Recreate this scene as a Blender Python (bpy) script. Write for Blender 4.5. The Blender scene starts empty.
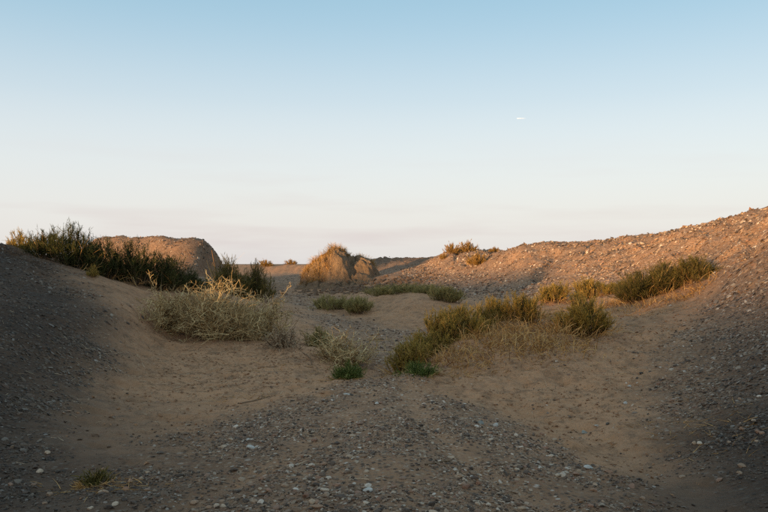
import bpy, math
import numpy as np
from math import radians

sc = bpy.context.scene
col = sc.collection
rng = np.random.default_rng(11)

# ------------------------------------------------------------------ camera
F = 754.0                    # focal length in photo pixels (768 wide)
EYE = 1.65
HOR = 264.0                  # horizon row in the photo
cam = bpy.data.cameras.new('camera')
cam.sensor_width = 36.0
cam.lens = 36.0 * F / 768.0
cam.clip_start = 0.05
cam.clip_end = 12000.0
camo = bpy.data.objects.new('camera', cam)
col.objects.link(camo)
camo.location = (0, 0, EYE)
camo.rotation_euler = (radians(90) + math.atan((HOR - 256.0) / F), 0, 0)
sc.camera = camo
sc.cycles.use_denoising = False

# ------------------------------------------------------------------ sky and sun
SUN_EL = 2.5
SKY_NISHITA = 0.34
SUN_AZ = 45.0                # degrees left of straight behind the camera
sx, sy = -math.sin(radians(SUN_AZ)), -math.cos(radians(SUN_AZ))
world = bpy.data.worlds.new('World')
sc.world = world
world.use_nodes = True
wn, wl = world.node_tree.nodes, world.node_tree.links
for n in list(wn):
    wn.remove(n)
wout = wn.new('ShaderNodeOutputWorld')
wbg = wn.new('ShaderNodeBackground')
wbg.inputs['Strength'].default_value = 0.12
sky = wn.new('ShaderNodeTexSky')
sky.sky_type = 'NISHITA'
sky.sun_disc = False
sky.sun_elevation = radians(SUN_EL + 1)
sky.sun_rotation = radians(180 + SUN_AZ)
sky.air_density = 1.0
sky.dust_density = 2.5
sky.ozone_density = 1.5
wtc = wn.new('ShaderNodeTexCoord')
wsep = wn.new('ShaderNodeSeparateXYZ')
wl.new(wtc.outputs['Generated'], wsep.inputs[0])
wramp = wn.new('ShaderNodeValToRGB')
wl.new(wsep.outputs['Z'], wramp.inputs[0])
cr = wramp.color_ramp
cr.interpolation = 'B_SPLINE'
SKY = [(0.0, (.465, .45, .435)), (0.05, (.47, .46, .45)), (0.13, (.44, .46, .47)), (0.21, (.365, .418, .453)),
       (0.33, (.165, .30, .395)), (0.55, (.19, .28, .335)), (1.0, (.18, .24, .285))]
while len(cr.elements) < len(SKY):
    cr.elements.new(0.5)
for e, (p, c) in zip(cr.elements, SKY):
    e.position = p
    e.color = (*c, 1)
wsc = wn.new('ShaderNodeVectorMath')
wsc.operation = 'SCALE'
wsc.inputs['Scale'].default_value = 1.0 / 0.12
wl.new(wramp.outputs[0], wsc.inputs[0])
# thin, low bands of evening cloud
wmap = wn.new('ShaderNodeMapping')
wmap.inputs['Scale'].default_value = (1.6, 1.6, 14.0)
wl.new(wtc.outputs['Generated'], wmap.inputs[0])
wnz = wn.new('ShaderNodeTexNoise')
wnz.inputs['Scale'].default_value = 2.4
wnz.inputs['Detail'].default_value = 5
wl.new(wmap.outputs[0], wnz.inputs[0])
wcl = wn.new('ShaderNodeMapRange')
wcl.inputs[1].default_value = 0.47
wcl.inputs[2].default_value = 0.75
wl.new(wnz.outputs['Fac'], wcl.inputs[0])
wlow = wn.new('ShaderNodeMapRange')
wlow.inputs[1].default_value = 0.17
wlow.inputs[2].default_value = 0.01
wlow.inputs[4].default_value = 0.9
wl.new(wsep.outputs['Z'], wlow.inputs[0])
wml = wn.new('ShaderNodeMath')
wml.operation = 'MULTIPLY'
wl.new(wcl.outputs[0], wml.inputs[0])
wl.new(wlow.outputs[0], wml.inputs[1])
wmx = wn.new('ShaderNodeMix')
wmx.data_type = 'RGBA'
wl.new(wml.outputs[0], wmx.inputs['Factor'])
wl.new(wsc.outputs[0], wmx.inputs['A'])
wmx.inputs['B'].default_value = (.41 / .12, .37 / .12, .375 / .12, 1)
wm2 = wn.new('ShaderNodeMix')
wm2.data_type = 'RGBA'
wm2.blend_type = 'ADD'
wm2.inputs['Factor'].default_value = SKY_NISHITA
wl.new(wmx.outputs['Result'], wm2.inputs['A'])
wl.new(sky.outputs[0], wm2.inputs['B'])
wl.new(wm2.outputs['Result'], wbg.inputs[0])
wl.new(wbg.outputs[0], wout.inputs[0])

sl = bpy.data.lights.new('sun', 'SUN')
sl.energy = 5.0
sl.angle = radians(3.6)      # low sun through thick dusty air: very soft shadow edges
sl.color = (1.0, 0.63, 0.29)
so = bpy.data.objects.new('sun', sl)
col.objects.link(so)
from mathutils import Vector
ce = math.cos(radians(SUN_EL))
so.rotation_euler = Vector((sx * ce, sy * ce, math.sin(radians(SUN_EL)))).to_track_quat('Z', 'Y').to_euler()
so.location = (sx * 60, sy * 60, 40)

vs = sc.view_settings
vs.view_transform = 'Standard'
vs.look = 'None'
vs.exposure = 0.7
vs.gamma = 1.0

# ------------------------------------------------------------------ noise and terrain functions
def _hash(ix, iy, seed):
    h = (ix.astype(np.int64) * 374761393 + iy.astype(np.int64) * 668265263 + seed * 2246822519) & 0xFFFFFFFF
    h = ((h ^ (h >> 13)) * 1274126177) & 0xFFFFFFFF
    h = ((h ^ (h >> 16)) * 2654435761) & 0xFFFFFFFF
    return (h & 0xFFFFFF) / float(0xFFFFFF)

def vnoise(x, y, seed):
    x0, y0 = np.floor(x), np.floor(y)
    fx, fy = x - x0, y - y0
    fx = fx * fx * fx * (fx * (fx * 6 - 15) + 10)
    fy = fy * fy * fy * (fy * (fy * 6 - 15) + 10)
    a, b = _hash(x0, y0, seed), _hash(x0 + 1, y0, seed)
    c, d = _hash(x0, y0 + 1, seed), _hash(x0 + 1, y0 + 1, seed)
    return (a * (1 - fx) + b * fx) * (1 - fy) + (c * (1 - fx) + d * fx) * fy - 0.5

def fbm(x, y, seed, octv=4, gain=.5):
    s, a, t = 0, 1.0, 0
    for i in range(octv):
        c, q = math.cos(i * 1.3), math.sin(i * 1.3)
        s = s + a * vnoise((x * c - y * q) * 2 ** i + 17.3 * i, (x * q + y * c) * 2 ** i + 5.1 * i, seed + i)
        t += a
        a *= gain
    return s / t

def sstep(a, b, v):
    t = np.clip((v - a) / (b - a), 0, 1)
    return t * t * (3 - 2 * t)

def wx(px, Y):
    return (px - 384.0) / F * Y

def wz(py, Y):
    return EYE - (py - HOR) / F * Y

# control points: photo column, photo row, distance, gravel share (0 sand, 1 gravel), dark share (dark left-hill gravel; elsewhere painted shade and corner falloff)
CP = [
 # near floor and the gravel bar, lower corners painted darker like lens falloff
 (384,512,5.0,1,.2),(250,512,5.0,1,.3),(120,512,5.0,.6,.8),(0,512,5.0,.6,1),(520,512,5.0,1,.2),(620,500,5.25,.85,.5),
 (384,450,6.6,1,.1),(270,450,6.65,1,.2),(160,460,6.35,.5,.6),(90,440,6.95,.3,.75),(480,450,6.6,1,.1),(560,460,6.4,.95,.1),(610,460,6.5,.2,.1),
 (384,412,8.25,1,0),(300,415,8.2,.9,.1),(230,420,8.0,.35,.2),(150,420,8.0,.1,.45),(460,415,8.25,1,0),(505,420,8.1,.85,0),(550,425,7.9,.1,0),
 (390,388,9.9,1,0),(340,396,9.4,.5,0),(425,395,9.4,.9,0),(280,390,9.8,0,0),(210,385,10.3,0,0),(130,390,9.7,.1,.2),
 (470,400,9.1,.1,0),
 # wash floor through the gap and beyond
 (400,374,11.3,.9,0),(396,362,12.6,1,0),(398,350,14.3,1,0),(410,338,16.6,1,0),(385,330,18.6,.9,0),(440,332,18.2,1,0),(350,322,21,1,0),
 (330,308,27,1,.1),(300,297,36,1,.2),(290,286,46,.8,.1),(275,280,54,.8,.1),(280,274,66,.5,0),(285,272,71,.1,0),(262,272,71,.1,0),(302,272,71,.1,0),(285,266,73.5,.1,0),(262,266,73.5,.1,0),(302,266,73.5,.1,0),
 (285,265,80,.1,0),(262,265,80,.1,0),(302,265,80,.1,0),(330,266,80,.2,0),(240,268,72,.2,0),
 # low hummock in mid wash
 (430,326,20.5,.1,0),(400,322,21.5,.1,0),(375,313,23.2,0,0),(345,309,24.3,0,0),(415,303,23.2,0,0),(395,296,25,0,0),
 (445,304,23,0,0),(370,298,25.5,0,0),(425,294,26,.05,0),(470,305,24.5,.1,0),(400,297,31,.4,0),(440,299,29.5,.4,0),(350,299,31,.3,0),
 # around the sand mound; shade of the ridge beside it painted as dark share
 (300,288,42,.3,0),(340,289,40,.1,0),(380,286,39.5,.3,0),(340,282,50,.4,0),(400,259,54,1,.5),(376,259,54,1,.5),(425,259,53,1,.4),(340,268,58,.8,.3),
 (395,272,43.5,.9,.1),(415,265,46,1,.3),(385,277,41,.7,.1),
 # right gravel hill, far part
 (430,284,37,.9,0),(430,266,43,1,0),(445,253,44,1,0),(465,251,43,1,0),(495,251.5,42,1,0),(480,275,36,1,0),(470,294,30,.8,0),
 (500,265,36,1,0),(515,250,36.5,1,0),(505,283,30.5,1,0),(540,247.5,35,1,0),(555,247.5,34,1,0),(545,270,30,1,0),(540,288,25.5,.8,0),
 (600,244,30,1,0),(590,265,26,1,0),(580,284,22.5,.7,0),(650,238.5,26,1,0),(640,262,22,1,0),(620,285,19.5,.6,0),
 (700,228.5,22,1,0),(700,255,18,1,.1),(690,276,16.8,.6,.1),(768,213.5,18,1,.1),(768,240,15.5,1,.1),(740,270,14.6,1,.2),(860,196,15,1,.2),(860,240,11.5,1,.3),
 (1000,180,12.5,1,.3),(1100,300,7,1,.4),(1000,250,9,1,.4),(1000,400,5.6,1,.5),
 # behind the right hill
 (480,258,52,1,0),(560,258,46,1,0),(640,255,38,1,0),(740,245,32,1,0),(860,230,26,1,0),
 # right sand dune and near right slope, corner darkening painted in
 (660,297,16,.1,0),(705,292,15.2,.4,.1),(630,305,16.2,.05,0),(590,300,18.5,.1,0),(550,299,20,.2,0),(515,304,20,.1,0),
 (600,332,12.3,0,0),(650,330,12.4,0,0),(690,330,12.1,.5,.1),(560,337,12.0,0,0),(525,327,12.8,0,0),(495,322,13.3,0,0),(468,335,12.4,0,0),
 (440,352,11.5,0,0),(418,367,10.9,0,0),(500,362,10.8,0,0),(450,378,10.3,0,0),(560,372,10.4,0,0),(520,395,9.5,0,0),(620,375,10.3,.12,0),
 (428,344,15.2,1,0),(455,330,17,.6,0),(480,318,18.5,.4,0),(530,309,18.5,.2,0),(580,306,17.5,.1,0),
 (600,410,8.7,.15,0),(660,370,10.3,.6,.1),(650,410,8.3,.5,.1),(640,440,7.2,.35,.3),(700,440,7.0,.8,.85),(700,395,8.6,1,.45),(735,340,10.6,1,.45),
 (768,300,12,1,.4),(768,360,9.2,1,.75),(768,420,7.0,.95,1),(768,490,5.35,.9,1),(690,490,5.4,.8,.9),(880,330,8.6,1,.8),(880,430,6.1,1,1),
 # left hill: dark gravel, with vignette darkening painted in towards the lower corner
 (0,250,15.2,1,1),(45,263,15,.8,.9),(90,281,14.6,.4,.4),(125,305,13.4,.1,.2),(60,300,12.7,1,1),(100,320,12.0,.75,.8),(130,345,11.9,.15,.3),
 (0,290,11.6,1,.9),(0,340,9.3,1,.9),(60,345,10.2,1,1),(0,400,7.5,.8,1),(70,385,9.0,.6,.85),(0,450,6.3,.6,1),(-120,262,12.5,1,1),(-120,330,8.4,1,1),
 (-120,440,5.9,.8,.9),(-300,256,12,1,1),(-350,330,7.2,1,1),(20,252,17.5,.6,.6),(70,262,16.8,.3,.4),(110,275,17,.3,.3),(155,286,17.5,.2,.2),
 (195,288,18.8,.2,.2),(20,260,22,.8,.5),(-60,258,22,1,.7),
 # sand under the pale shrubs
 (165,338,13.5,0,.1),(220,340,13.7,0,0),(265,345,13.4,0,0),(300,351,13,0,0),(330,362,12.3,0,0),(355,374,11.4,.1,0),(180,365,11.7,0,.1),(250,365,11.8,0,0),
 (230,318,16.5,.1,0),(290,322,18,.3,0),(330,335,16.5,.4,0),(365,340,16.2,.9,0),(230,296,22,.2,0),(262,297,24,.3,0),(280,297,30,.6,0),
 # far left gravel mound; dark share paints the shade on its right end
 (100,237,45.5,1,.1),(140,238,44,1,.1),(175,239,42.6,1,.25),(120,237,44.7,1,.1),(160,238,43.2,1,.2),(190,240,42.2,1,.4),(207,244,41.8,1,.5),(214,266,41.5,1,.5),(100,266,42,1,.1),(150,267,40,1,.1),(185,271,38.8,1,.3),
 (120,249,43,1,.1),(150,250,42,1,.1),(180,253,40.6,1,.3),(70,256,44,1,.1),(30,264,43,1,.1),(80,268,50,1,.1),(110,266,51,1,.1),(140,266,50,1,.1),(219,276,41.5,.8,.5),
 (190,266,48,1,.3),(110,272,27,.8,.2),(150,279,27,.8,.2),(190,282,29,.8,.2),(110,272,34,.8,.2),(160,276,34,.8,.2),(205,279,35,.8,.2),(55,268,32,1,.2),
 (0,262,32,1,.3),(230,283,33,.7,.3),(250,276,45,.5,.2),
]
CPW = [(wx(a, Y), Y, wz(b, Y), g, d) for a, b, Y, g, d in CP]
# points given straight in metres: behind the camera and the flats beyond
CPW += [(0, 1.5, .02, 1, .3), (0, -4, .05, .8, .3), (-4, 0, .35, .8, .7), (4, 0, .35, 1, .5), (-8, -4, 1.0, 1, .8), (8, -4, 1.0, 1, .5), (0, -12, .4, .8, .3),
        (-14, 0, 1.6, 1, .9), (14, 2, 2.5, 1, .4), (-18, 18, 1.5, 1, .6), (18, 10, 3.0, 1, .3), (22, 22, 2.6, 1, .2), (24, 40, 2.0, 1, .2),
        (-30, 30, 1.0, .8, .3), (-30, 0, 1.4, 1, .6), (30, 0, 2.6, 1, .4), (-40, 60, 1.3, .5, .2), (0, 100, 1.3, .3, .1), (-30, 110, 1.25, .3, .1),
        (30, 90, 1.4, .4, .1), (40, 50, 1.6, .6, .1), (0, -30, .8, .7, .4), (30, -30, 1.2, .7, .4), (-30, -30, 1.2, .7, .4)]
CPW = np.array(CPW)
CXY = CPW[:, :2]

def warp(xy):
    # let far distances count for less, so near and far control points weigh alike
    x, y = xy[:, 0], xy[:, 1]
    yy = np.where(y > 0, 14 * np.log1p(np.maximum(y, 0) / 14), y)
    return np.stack([x / (1 + np.maximum(y, 0) / 40), yy], 1)

CU = warp(CXY)

def tps(d2):
    return np.where(d2 > 1e-9, d2 * np.log(np.maximum(d2, 1e-9)) * .5, 0)

def rbf_fit(vals, lam, kern):
    n = len(CU)
    K = kern(((CU[:, None] - CU[None]) ** 2).sum(-1)) + lam * np.eye(n)
    P = np.c_[np.ones(n), CU]
    A = np.block([[K, P], [P.T, np.zeros((3, 3))]])
    return np.linalg.solve(A, np.r_[vals, np.zeros(3)])

lin = lambda d2: -np.sqrt(d2 + .02)
WZ_ = rbf_fit(CPW[:, 2], .02, tps)
WG_ = rbf_fit(CPW[:, 3], .01, lin)
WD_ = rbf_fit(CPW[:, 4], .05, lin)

def rbf_eval(w, x, y, kern):
    out = np.empty(len(x))
    u = warp(np.stack([x, y], 1))
    n = len(CU)
    for i in range(0, len(x), 20000):
        q = u[i:i + 20000]
        d2 = ((q[:, None] - CU[None]) ** 2).sum(-1)
        out[i:i + 20000] = kern(d2) @ w[:n] + w[n] + q @ w[n + 1:]
    return out

def seg_dist(x, y, pts):
    best = np.full(len(x), 1e9)
    for (ax, ay), (bx, by) in zip(pts[:-1], pts[1:]):
        dx, dy = bx - ax, by - ay
        t = np.clip(((x - ax) * dx + (y - ay) * dy) / (dx * dx + dy * dy), 0, 1)
        best = np.minimum(best, np.hypot(x - ax - t * dx, y - ay - t * dy))
    return best

BAR = [(wx(392, 10.2), 10.2), (wx(388, 8), 8), (wx(384, 5), 5), (0, 3)]
TRACKS = [[(wx(402, 10), 10), (wx(425, 7.6), 7.6), (wx(470, 6), 6), (wx(560, 4.9), 4.9)], [(wx(378, 9.6), 9.6), (wx(345, 7.6), 7.6), (wx(280, 6), 6), (wx(170, 5), 5)]]
RILL = [(wx(557, 33.5), 33.5), (wx(552, 31.8), 31.8), (wx(540, 29.5), 29.5), (wx(532, 27.8), 27.8)]
CHAN = [(wx(430, 9.6), 9.6), (wx(500, 8.9), 8.9), (wx(560, 7.9), 7.9), (wx(620, 6.9), 6.9), (wx(690, 5.7), 5.7), (wx(740, 4.6), 4.6)]

def masks(x, y):
    g = rbf_eval(WG_, x, y, lin)
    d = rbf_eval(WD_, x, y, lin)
    r = np.hypot(x, y)
    g = g + .35 * fbm(x * .7, y * .7, 31, 3) + .5 * fbm(x * 2.5, y * 2.5, 37, 3) * sstep(0, .5, g) * sstep(1.3, .6, g)
    g = g + .45 * fbm(x * 5.5, y * 5.5, 39, 3) * sstep(.05, .4, g) * sstep(.95, .6, g)
    g = sstep(.18, .8, g)
    g = g * (1 - .75 * np.exp(-(seg_dist(x, y, CHAN) / .34) ** 2))
    for tr in TRACKS:
        g = g * (1 - .42 * np.exp(-(seg_dist(x, y, tr) / .12) ** 2))
    far = sstep(60, 110, r)
    g = g * (1 - far) + .35 * far
    return np.clip(g, 0, 1), np.clip(d, 0, 1)

def height(x, y, detail=True):
    x = np.asarray(x, float)
    y = np.asarray(y, float)
    z = rbf_eval(WZ_, x, y, tps)
    r = np.hypot(x, y)
    back = sstep(-2, -25, y)
    side = sstep(20, 45, np.abs(x) - np.maximum(y, 0) * .25)
    far = np.maximum(np.maximum(sstep(70, 130, r), side), back)
    z = z * (1 - far) + far * (1.2 + .5 * fbm(x / 40, y / 40, 5, 2))
    # the bank behind the camera that keeps the wash in shade
    s = x * sx + y * sy
    t = -x * sy + y * sx
    crest = 2.1 + .5 * fbm(t / 9, t * 0 + 3.7, 71, 3) + .3 * fbm(t / 2.0, t * 0 + 1.7, 77, 2)
    crest = crest + 1.15 * sstep(-12, -5, t)
    z = z + np.exp(-((s - 25) / 6.5) ** 2) * np.maximum(crest - 1.2, 0)
    z = z - .26 * np.exp(-(seg_dist(x, y, RILL) / .26) ** 2) * sstep(34.5, 32, y)
    # the far left gravel mound breaks off steeply at its right end
    z = z - 1.0 * sstep(-10.0, -9.3, x + .25 * fbm(y * .8, y * 0, 107, 2)) * sstep(-5.5, -7.5, x) * sstep(36, 38.5, y) * sstep(50, 46, y)
    z = z + .10 * np.exp(-(seg_dist(x, y, BAR) / 1.1) ** 2)
    for tr in TRACKS:
        z = z - .03 * np.exp(-(seg_dist(x, y, tr) / .14) ** 2)
    z = z - .07 * np.exp(-(seg_dist(x, y, CHAN) / .35) ** 2)
    if detail:
        g, _ = masks(x, y)
        amp = sstep(3, 10, r) * .6 + .4
        z = z + amp * (.16 * fbm(x * .55, y * .55, 3, 3) * sstep(6, 14, r) + .07 * fbm(x * 1.3, y * 1.3, 9, 3))
        z = z + g * .045 * fbm(x * 4.5, y * 4.5, 13, 3) + (1 - g) * .115 * fbm(x * 2.2, y * 3.0, 19, 5, .64)
        z = z - (1 - g) * .035 * sstep(.18, .40, vnoise(x * 4.3, y * 4.3, 83))
        du = np.exp(-(((x - wx(530, 11.3)) / 1.7) ** 2 + ((y - 11.3) / 1.5) ** 2))
        z = z + du * (.16 * fbm(x * 1.5, y * 1.2, 101, 4, .6) - .07 * np.exp(-(np.abs(fbm(x * 2.4, y * 1.0, 103, 3)) / .05) ** 2))
        hill = sstep(1.0, 2.0, z) * sstep(10, 16, r)
        hill = hill * np.where(x < -6, 1 - .25 * sstep(34, 38, y), 1)
        gul = np.abs(fbm(x * .55 + .3 * y * .1, y * .45, 87, 3))
        z = z - hill * g * .16 * np.exp(-(gul / .05) ** 2)
        z = z + hill * g * (.30 * fbm(x * 1.1, y * 1.1, 23, 4) + .10 * vnoise(x * 3.1, y * 3.1, 29))
    return z

# the eroded sand mound in the middle distance
MX, MY = wx(338, 43), 43.0
# lobes: centre u, v, half width, half depth, height, bluntness
MLOBES = [(-.9, .0, 1.3, 1.6, 2.0, 2.3), (-.15, .1, 1.55, 1.75, 2.5, 1.9), (.95, .45, 1.9, 1.3, 2.15, 1.8), (.7, -.8, 3.0, 2.2, 1.2, 1.1), (-1.0, -.8, 1.7, 1.6, 1.05, 1.3)]

def mound_z(x, y):
    u, v = x - MX, y - MY
    un = u + .55 * fbm(x * .8 + 3, y * .8, 41, 4) + .3 * fbm(x * 2.4, y * 2.4, 44, 3)
    vn = v + .55 * fbm(x * .8, y * .8 + 9, 61, 4) + .3 * fbm(x * 2.4 + 5, y * 2.4, 64, 3)
    acc = 0
    for cu, cv, ru, rv, H, p in MLOBES:
        r = np.hypot((un - cu) / ru, (vn - cv) / rv)
        acc = acc + (H * np.clip(1 - r ** p, 0, 1) ** (1 / p)) ** 7
    z = acc ** (1 / 7)
    rg = sstep(.1, .9, z)
    crease = np.abs(fbm(x * 1.5, y * .9, 53, 3))
    z = z + rg * (.5 * fbm(x * 1.4, y * 1.4, 43, 4, .6) + .18 * fbm(x * 4.0, y * 4.0, 47, 3, .6) - .25 * np.exp(-(crease / .045) ** 2))
    return z

# ------------------------------------------------------------------ materials
def new_mat(name):
    m = bpy.data.materials.new(name)
    m.use_nodes = True
    nt = m.node_tree
    for n in list(nt.nodes):
        nt.nodes.remove(n)
    o = nt.nodes.new('ShaderNodeOutputMaterial')
    b = nt.nodes.new('ShaderNodeBsdfPrincipled')
    b.inputs['Roughness'].default_value = .9
    b.inputs['Specular IOR Level'].default_value = .2
    nt.links.new(b.outputs[0], o.inputs[0])
    return m, nt, b, o

def N(nt, t, **kw):
    n = nt.nodes.new(t)
    for k, v in kw.items():
        setattr(n, k, v)
    return n

def ramp(nt, fac, stops, interp='LINEAR'):
    r = nt.nodes.new('ShaderNodeValToRGB')
    r.color_ramp.interpolation = interp
    while len(r.color_ramp.elements) < len(stops):
        r.color_ramp.elements.new(.5)
    for e, (p, c) in zip(r.color_ramp.elements, stops):
        e.position = p
        e.color = (*c, 1)
    nt.links.new(fac, r.inputs[0])
    return r.outputs[0]

def mixc(nt, fac, a, b, mode='MIX'):
    m = nt.nodes.new('ShaderNodeMix')
    m.data_type = 'RGBA'
    m.blend_type = mode
    for s, v in ((m.inputs['Factor'], fac), (m.inputs['A'], a), (m.inputs['B'], b)):
        if isinstance(v, (int, float)):
            s.default_value = v
        elif isinstance(v, tuple):
            s.default_value = (*v, 1)
        else:
            nt.links.new(v, s)
    return m.outputs['Result']

def math_(nt, op, a, b=None):
    m = nt.nodes.new('ShaderNodeMath')
    m.operation = op
    for s, v in ((m.inputs[0], a), (m.inputs[1], b)):
        if v is None:
            continue
        if isinstance(v, (int, float)):
            s.default_value = v
        else:
            nt.links.new(v, s)
    return m.outputs[0]

def noise(nt, vec, scale, detail=4, rough=.6):
    n = nt.nodes.new('ShaderNodeTexNoise')
    n.inputs['Scale'].default_value = scale
    n.inputs['Detail'].default_value = detail
    n.inputs['Roughness'].default_value = rough
    nt.links.new(vec, n.inputs['Vector'])
    return n.outputs['Fac']

def maprange(nt, v, a, b, c=0., d=1.):
    m = nt.nodes.new('ShaderNodeMapRange')
    for i, q in enumerate((a, b, c, d)):
        m.inputs[i + 1].default_value = q
    nt.links.new(v, m.inputs[0])
    return m.outputs[0]

STONES = [(0, (0.043, 0.029, 0.022)), (.20, (0.103, 0.068, 0.048)), (.38, (0.237, 0.147, 0.092)), (.55, (0.371, 0.232, 0.145)), (.67, (0.299, 0.145, 0.087)),
          (.75, (0.247, 0.176, 0.128)), (.85, (0.443, 0.300, 0.194)), (.93, (0.556, 0.426, 0.310)), (1, (0.700, 0.581, 0.474))]

def ground_material():
    m, nt, b, o = new_mat('sand_and_gravel')
    geo = N(nt, 'ShaderNodeNewGeometry').outputs['Position']
    ag = N(nt, 'ShaderNodeAttribute', attribute_name='gravel').outputs['Fac']
    ad = N(nt, 'ShaderNodeAttribute', attribute_name='dark').outputs['Fac']
    # sand
    n1 = noise(nt, geo, .9, 4)
    n2 = noise(nt, geo, 9, 5, .7)
    n3 = noise(nt, geo, 70, 3, .7)
    sand = ramp(nt, n1, [(.3, (0.392, 0.196, 0.096)), (.7, (0.539, 0.276, 0.140))])
    sand = mixc(nt, maprange(nt, n2, .38, .68), sand, mixc(nt, .5, sand, (0.568, 0.340, 0.200)))
    sand = mixc(nt, maprange(nt, n3, .56, .72, 0, .5), sand, (0.127, 0.078, 0.047))
    litter = maprange(nt, noise(nt, geo, 26, 4, .75), .60, .70, 0, .6)
    sand = mixc(nt, litter, sand, (0.137, 0.081, 0.047))
    crust = maprange(nt, noise(nt, geo, 3.8, 7, .75), .49, .63, 0, .75)
    sand = mixc(nt, crust, sand, (0.206, 0.116, 0.065))
    sand = mixc(nt, math_(nt, 'MULTIPLY', ad, .92), sand, (0.078, 0.055, 0.040))  # sand colour darkened by the mask: painted shade and corner falloff
    # gravel in two sizes
    def peb(scale, rnd):
        v = N(nt, 'ShaderNodeTexVoronoi')
        v.inputs['Scale'].default_value = scale
        v.inputs['Randomness'].default_value = rnd
        nt.links.new(geo, v.inputs['Vector'])
        s = N(nt, 'ShaderNodeSeparateColor')
        nt.links.new(v.outputs['Color'], s.inputs[0])
        return s.outputs[0], v.outputs['Distance']
    c1, d1 = peb(24, 1)
    c2, d2 = peb(9, 1)
    g1 = ramp(nt, c1, STONES)
    g2 = ramp(nt, c2, STONES)
    dirt = ramp(nt, noise(nt, geo, 1.7, 4), [(.3, (0.250, 0.138, 0.077)), (.7, (0.430, 0.239, 0.133))])
    g1 = mixc(nt, maprange(nt, d1, .25, .55), g1, dirt)
    gr = mixc(nt, maprange(nt, d2, .30, .16, 0, .8), g1, g2)
    bare = maprange(nt, noise(nt, geo, .75, 5, .65), .50, .66, 0, .45)
    gr = mixc(nt, bare, gr, dirt)
    gr = mixc(nt, math_(nt, 'MULTIPLY', ad, 1.0), gr, mixc(nt, 1.0, gr, (.20, .215, .24), 'MULTIPLY'))  # dark left-hill gravel, plus shade and corner falloff painted into the colour
    colr = mixc(nt, ag, sand, gr)
    nt.links.new(colr, b.inputs['Base Color'])
    h = math_(nt, 'MULTIPLY', math_(nt, 'SUBTRACT', .6, d1), ag)
    h = math_(nt, 'ADD', math_(nt, 'MULTIPLY', h, .022), math_(nt, 'MULTIPLY', n2, .03))
    h = math_(nt, 'ADD', h, math_(nt, 'MULTIPLY', n3, .006))
    bp = N(nt, 'ShaderNodeBump')
    bp.inputs['Strength'].default_value = .8
    bp.inputs['Distance'].default_value = 1.0
    nt.links.new(h, bp.inputs['Height'])
    nt.links.new(bp.outputs[0], b.inputs['Normal'])
    return m

def mound_material():
    m, nt, b, o = new_mat('packed_sand')
    geo = N(nt, 'ShaderNodeNewGeometry').outputs['Position']
    n1 = noise(nt, geo, 1.2, 5)
    n2 = noise(nt, geo, 6, 6, .75)
    c = ramp(nt, n1, [(.3, (.23, .145, .085)), (.7, (.36, .235, .142))])
    c = mixc(nt, maprange(nt, n2, .52, .68, 0, .7), c, (.13, .08, .048))
    nt.links.new(c, b.inputs['Base Color'])
    bp = N(nt, 'ShaderNodeBump')
    bp.inputs['Strength'].default_value = .9
    bp.inputs['Distance'].default_value = .3
    nt.links.new(n2, bp.inputs['Height'])
    nt.links.new(bp.outputs[0], b.inputs['Normal'])
    return m

def stone_material(name, src):
    m, nt, b, o = new_mat(name)
    if src == 'object':
        r = N(nt, 'ShaderNodeObjectInfo').outputs['Random']
    else:
        r = N(nt, 'ShaderNodeAttribute', attribute_name='rnd').outputs['Fac']
    c = ramp(nt, r, STONES)
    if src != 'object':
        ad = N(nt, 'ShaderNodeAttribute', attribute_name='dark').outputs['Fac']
        c = mixc(nt, math_(nt, 'MULTIPLY', ad, .95), c, mixc(nt, 1.0, c, (.22, .24, .27), 'MULTIPLY'))  # loose stones follow the same mask of dark gravel and painted shade
    geo = N(nt, 'ShaderNodeNewGeometry').outputs['Position']
    n = noise(nt, geo, 60, 4, .7)
    c = mixc(nt, maprange(nt, n, .4, .75, 0, .45), c, (.24, .17, .115))
    nt.links.new(c, b.inputs['Base Color'])
    b.inputs['Roughness'].default_value = .75
    b.inputs['Specular IOR Level'].default_value = .35
    return m

def plain_stone(name, c0, c1):
    m, nt, b, o = new_mat(name)
    geo = N(nt, 'ShaderNodeNewGeometry').outputs['Position']
    n = noise(nt, geo, 35, 5, .7)
    nt.links.new(ramp(nt, n, [(.35, c0), (.7, c1)]), b.inputs['Base Color'])
    b.inputs['Roughness'].default_value = .7
    return m

def plant_material(name, stops, tip=None, tipamt=.6, trans=.0):
    m, nt, b, o = new_mat(name)
    r = N(nt, 'ShaderNodeAttribute', attribute_name='rnd').outputs['Fac']
    c = ramp(nt, r, stops)
    if tip:
        t = N(nt, 'ShaderNodeAttribute', attribute_name='tip').outputs['Fac']
        c = mixc(nt, maprange(nt, t, .3, 1, 0, tipamt), c, tip)
    nt.links.new(c, b.inputs['Base Color'])
    b.inputs['Roughness'].default_value = .8
    if trans:
        tr = N(nt, 'ShaderNodeBsdfTranslucent')
        nt.links.new(c, tr.inputs[0])
        mx = N(nt, 'ShaderNodeMixShader')
        mx.inputs[0].default_value = trans
        nt.links.new(b.outputs[0], mx.inputs[1])
        nt.links.new(tr.outputs[0], mx.inputs[2])
        nt.links.new(mx.outputs[0], o.inputs[0])
    return m

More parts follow.
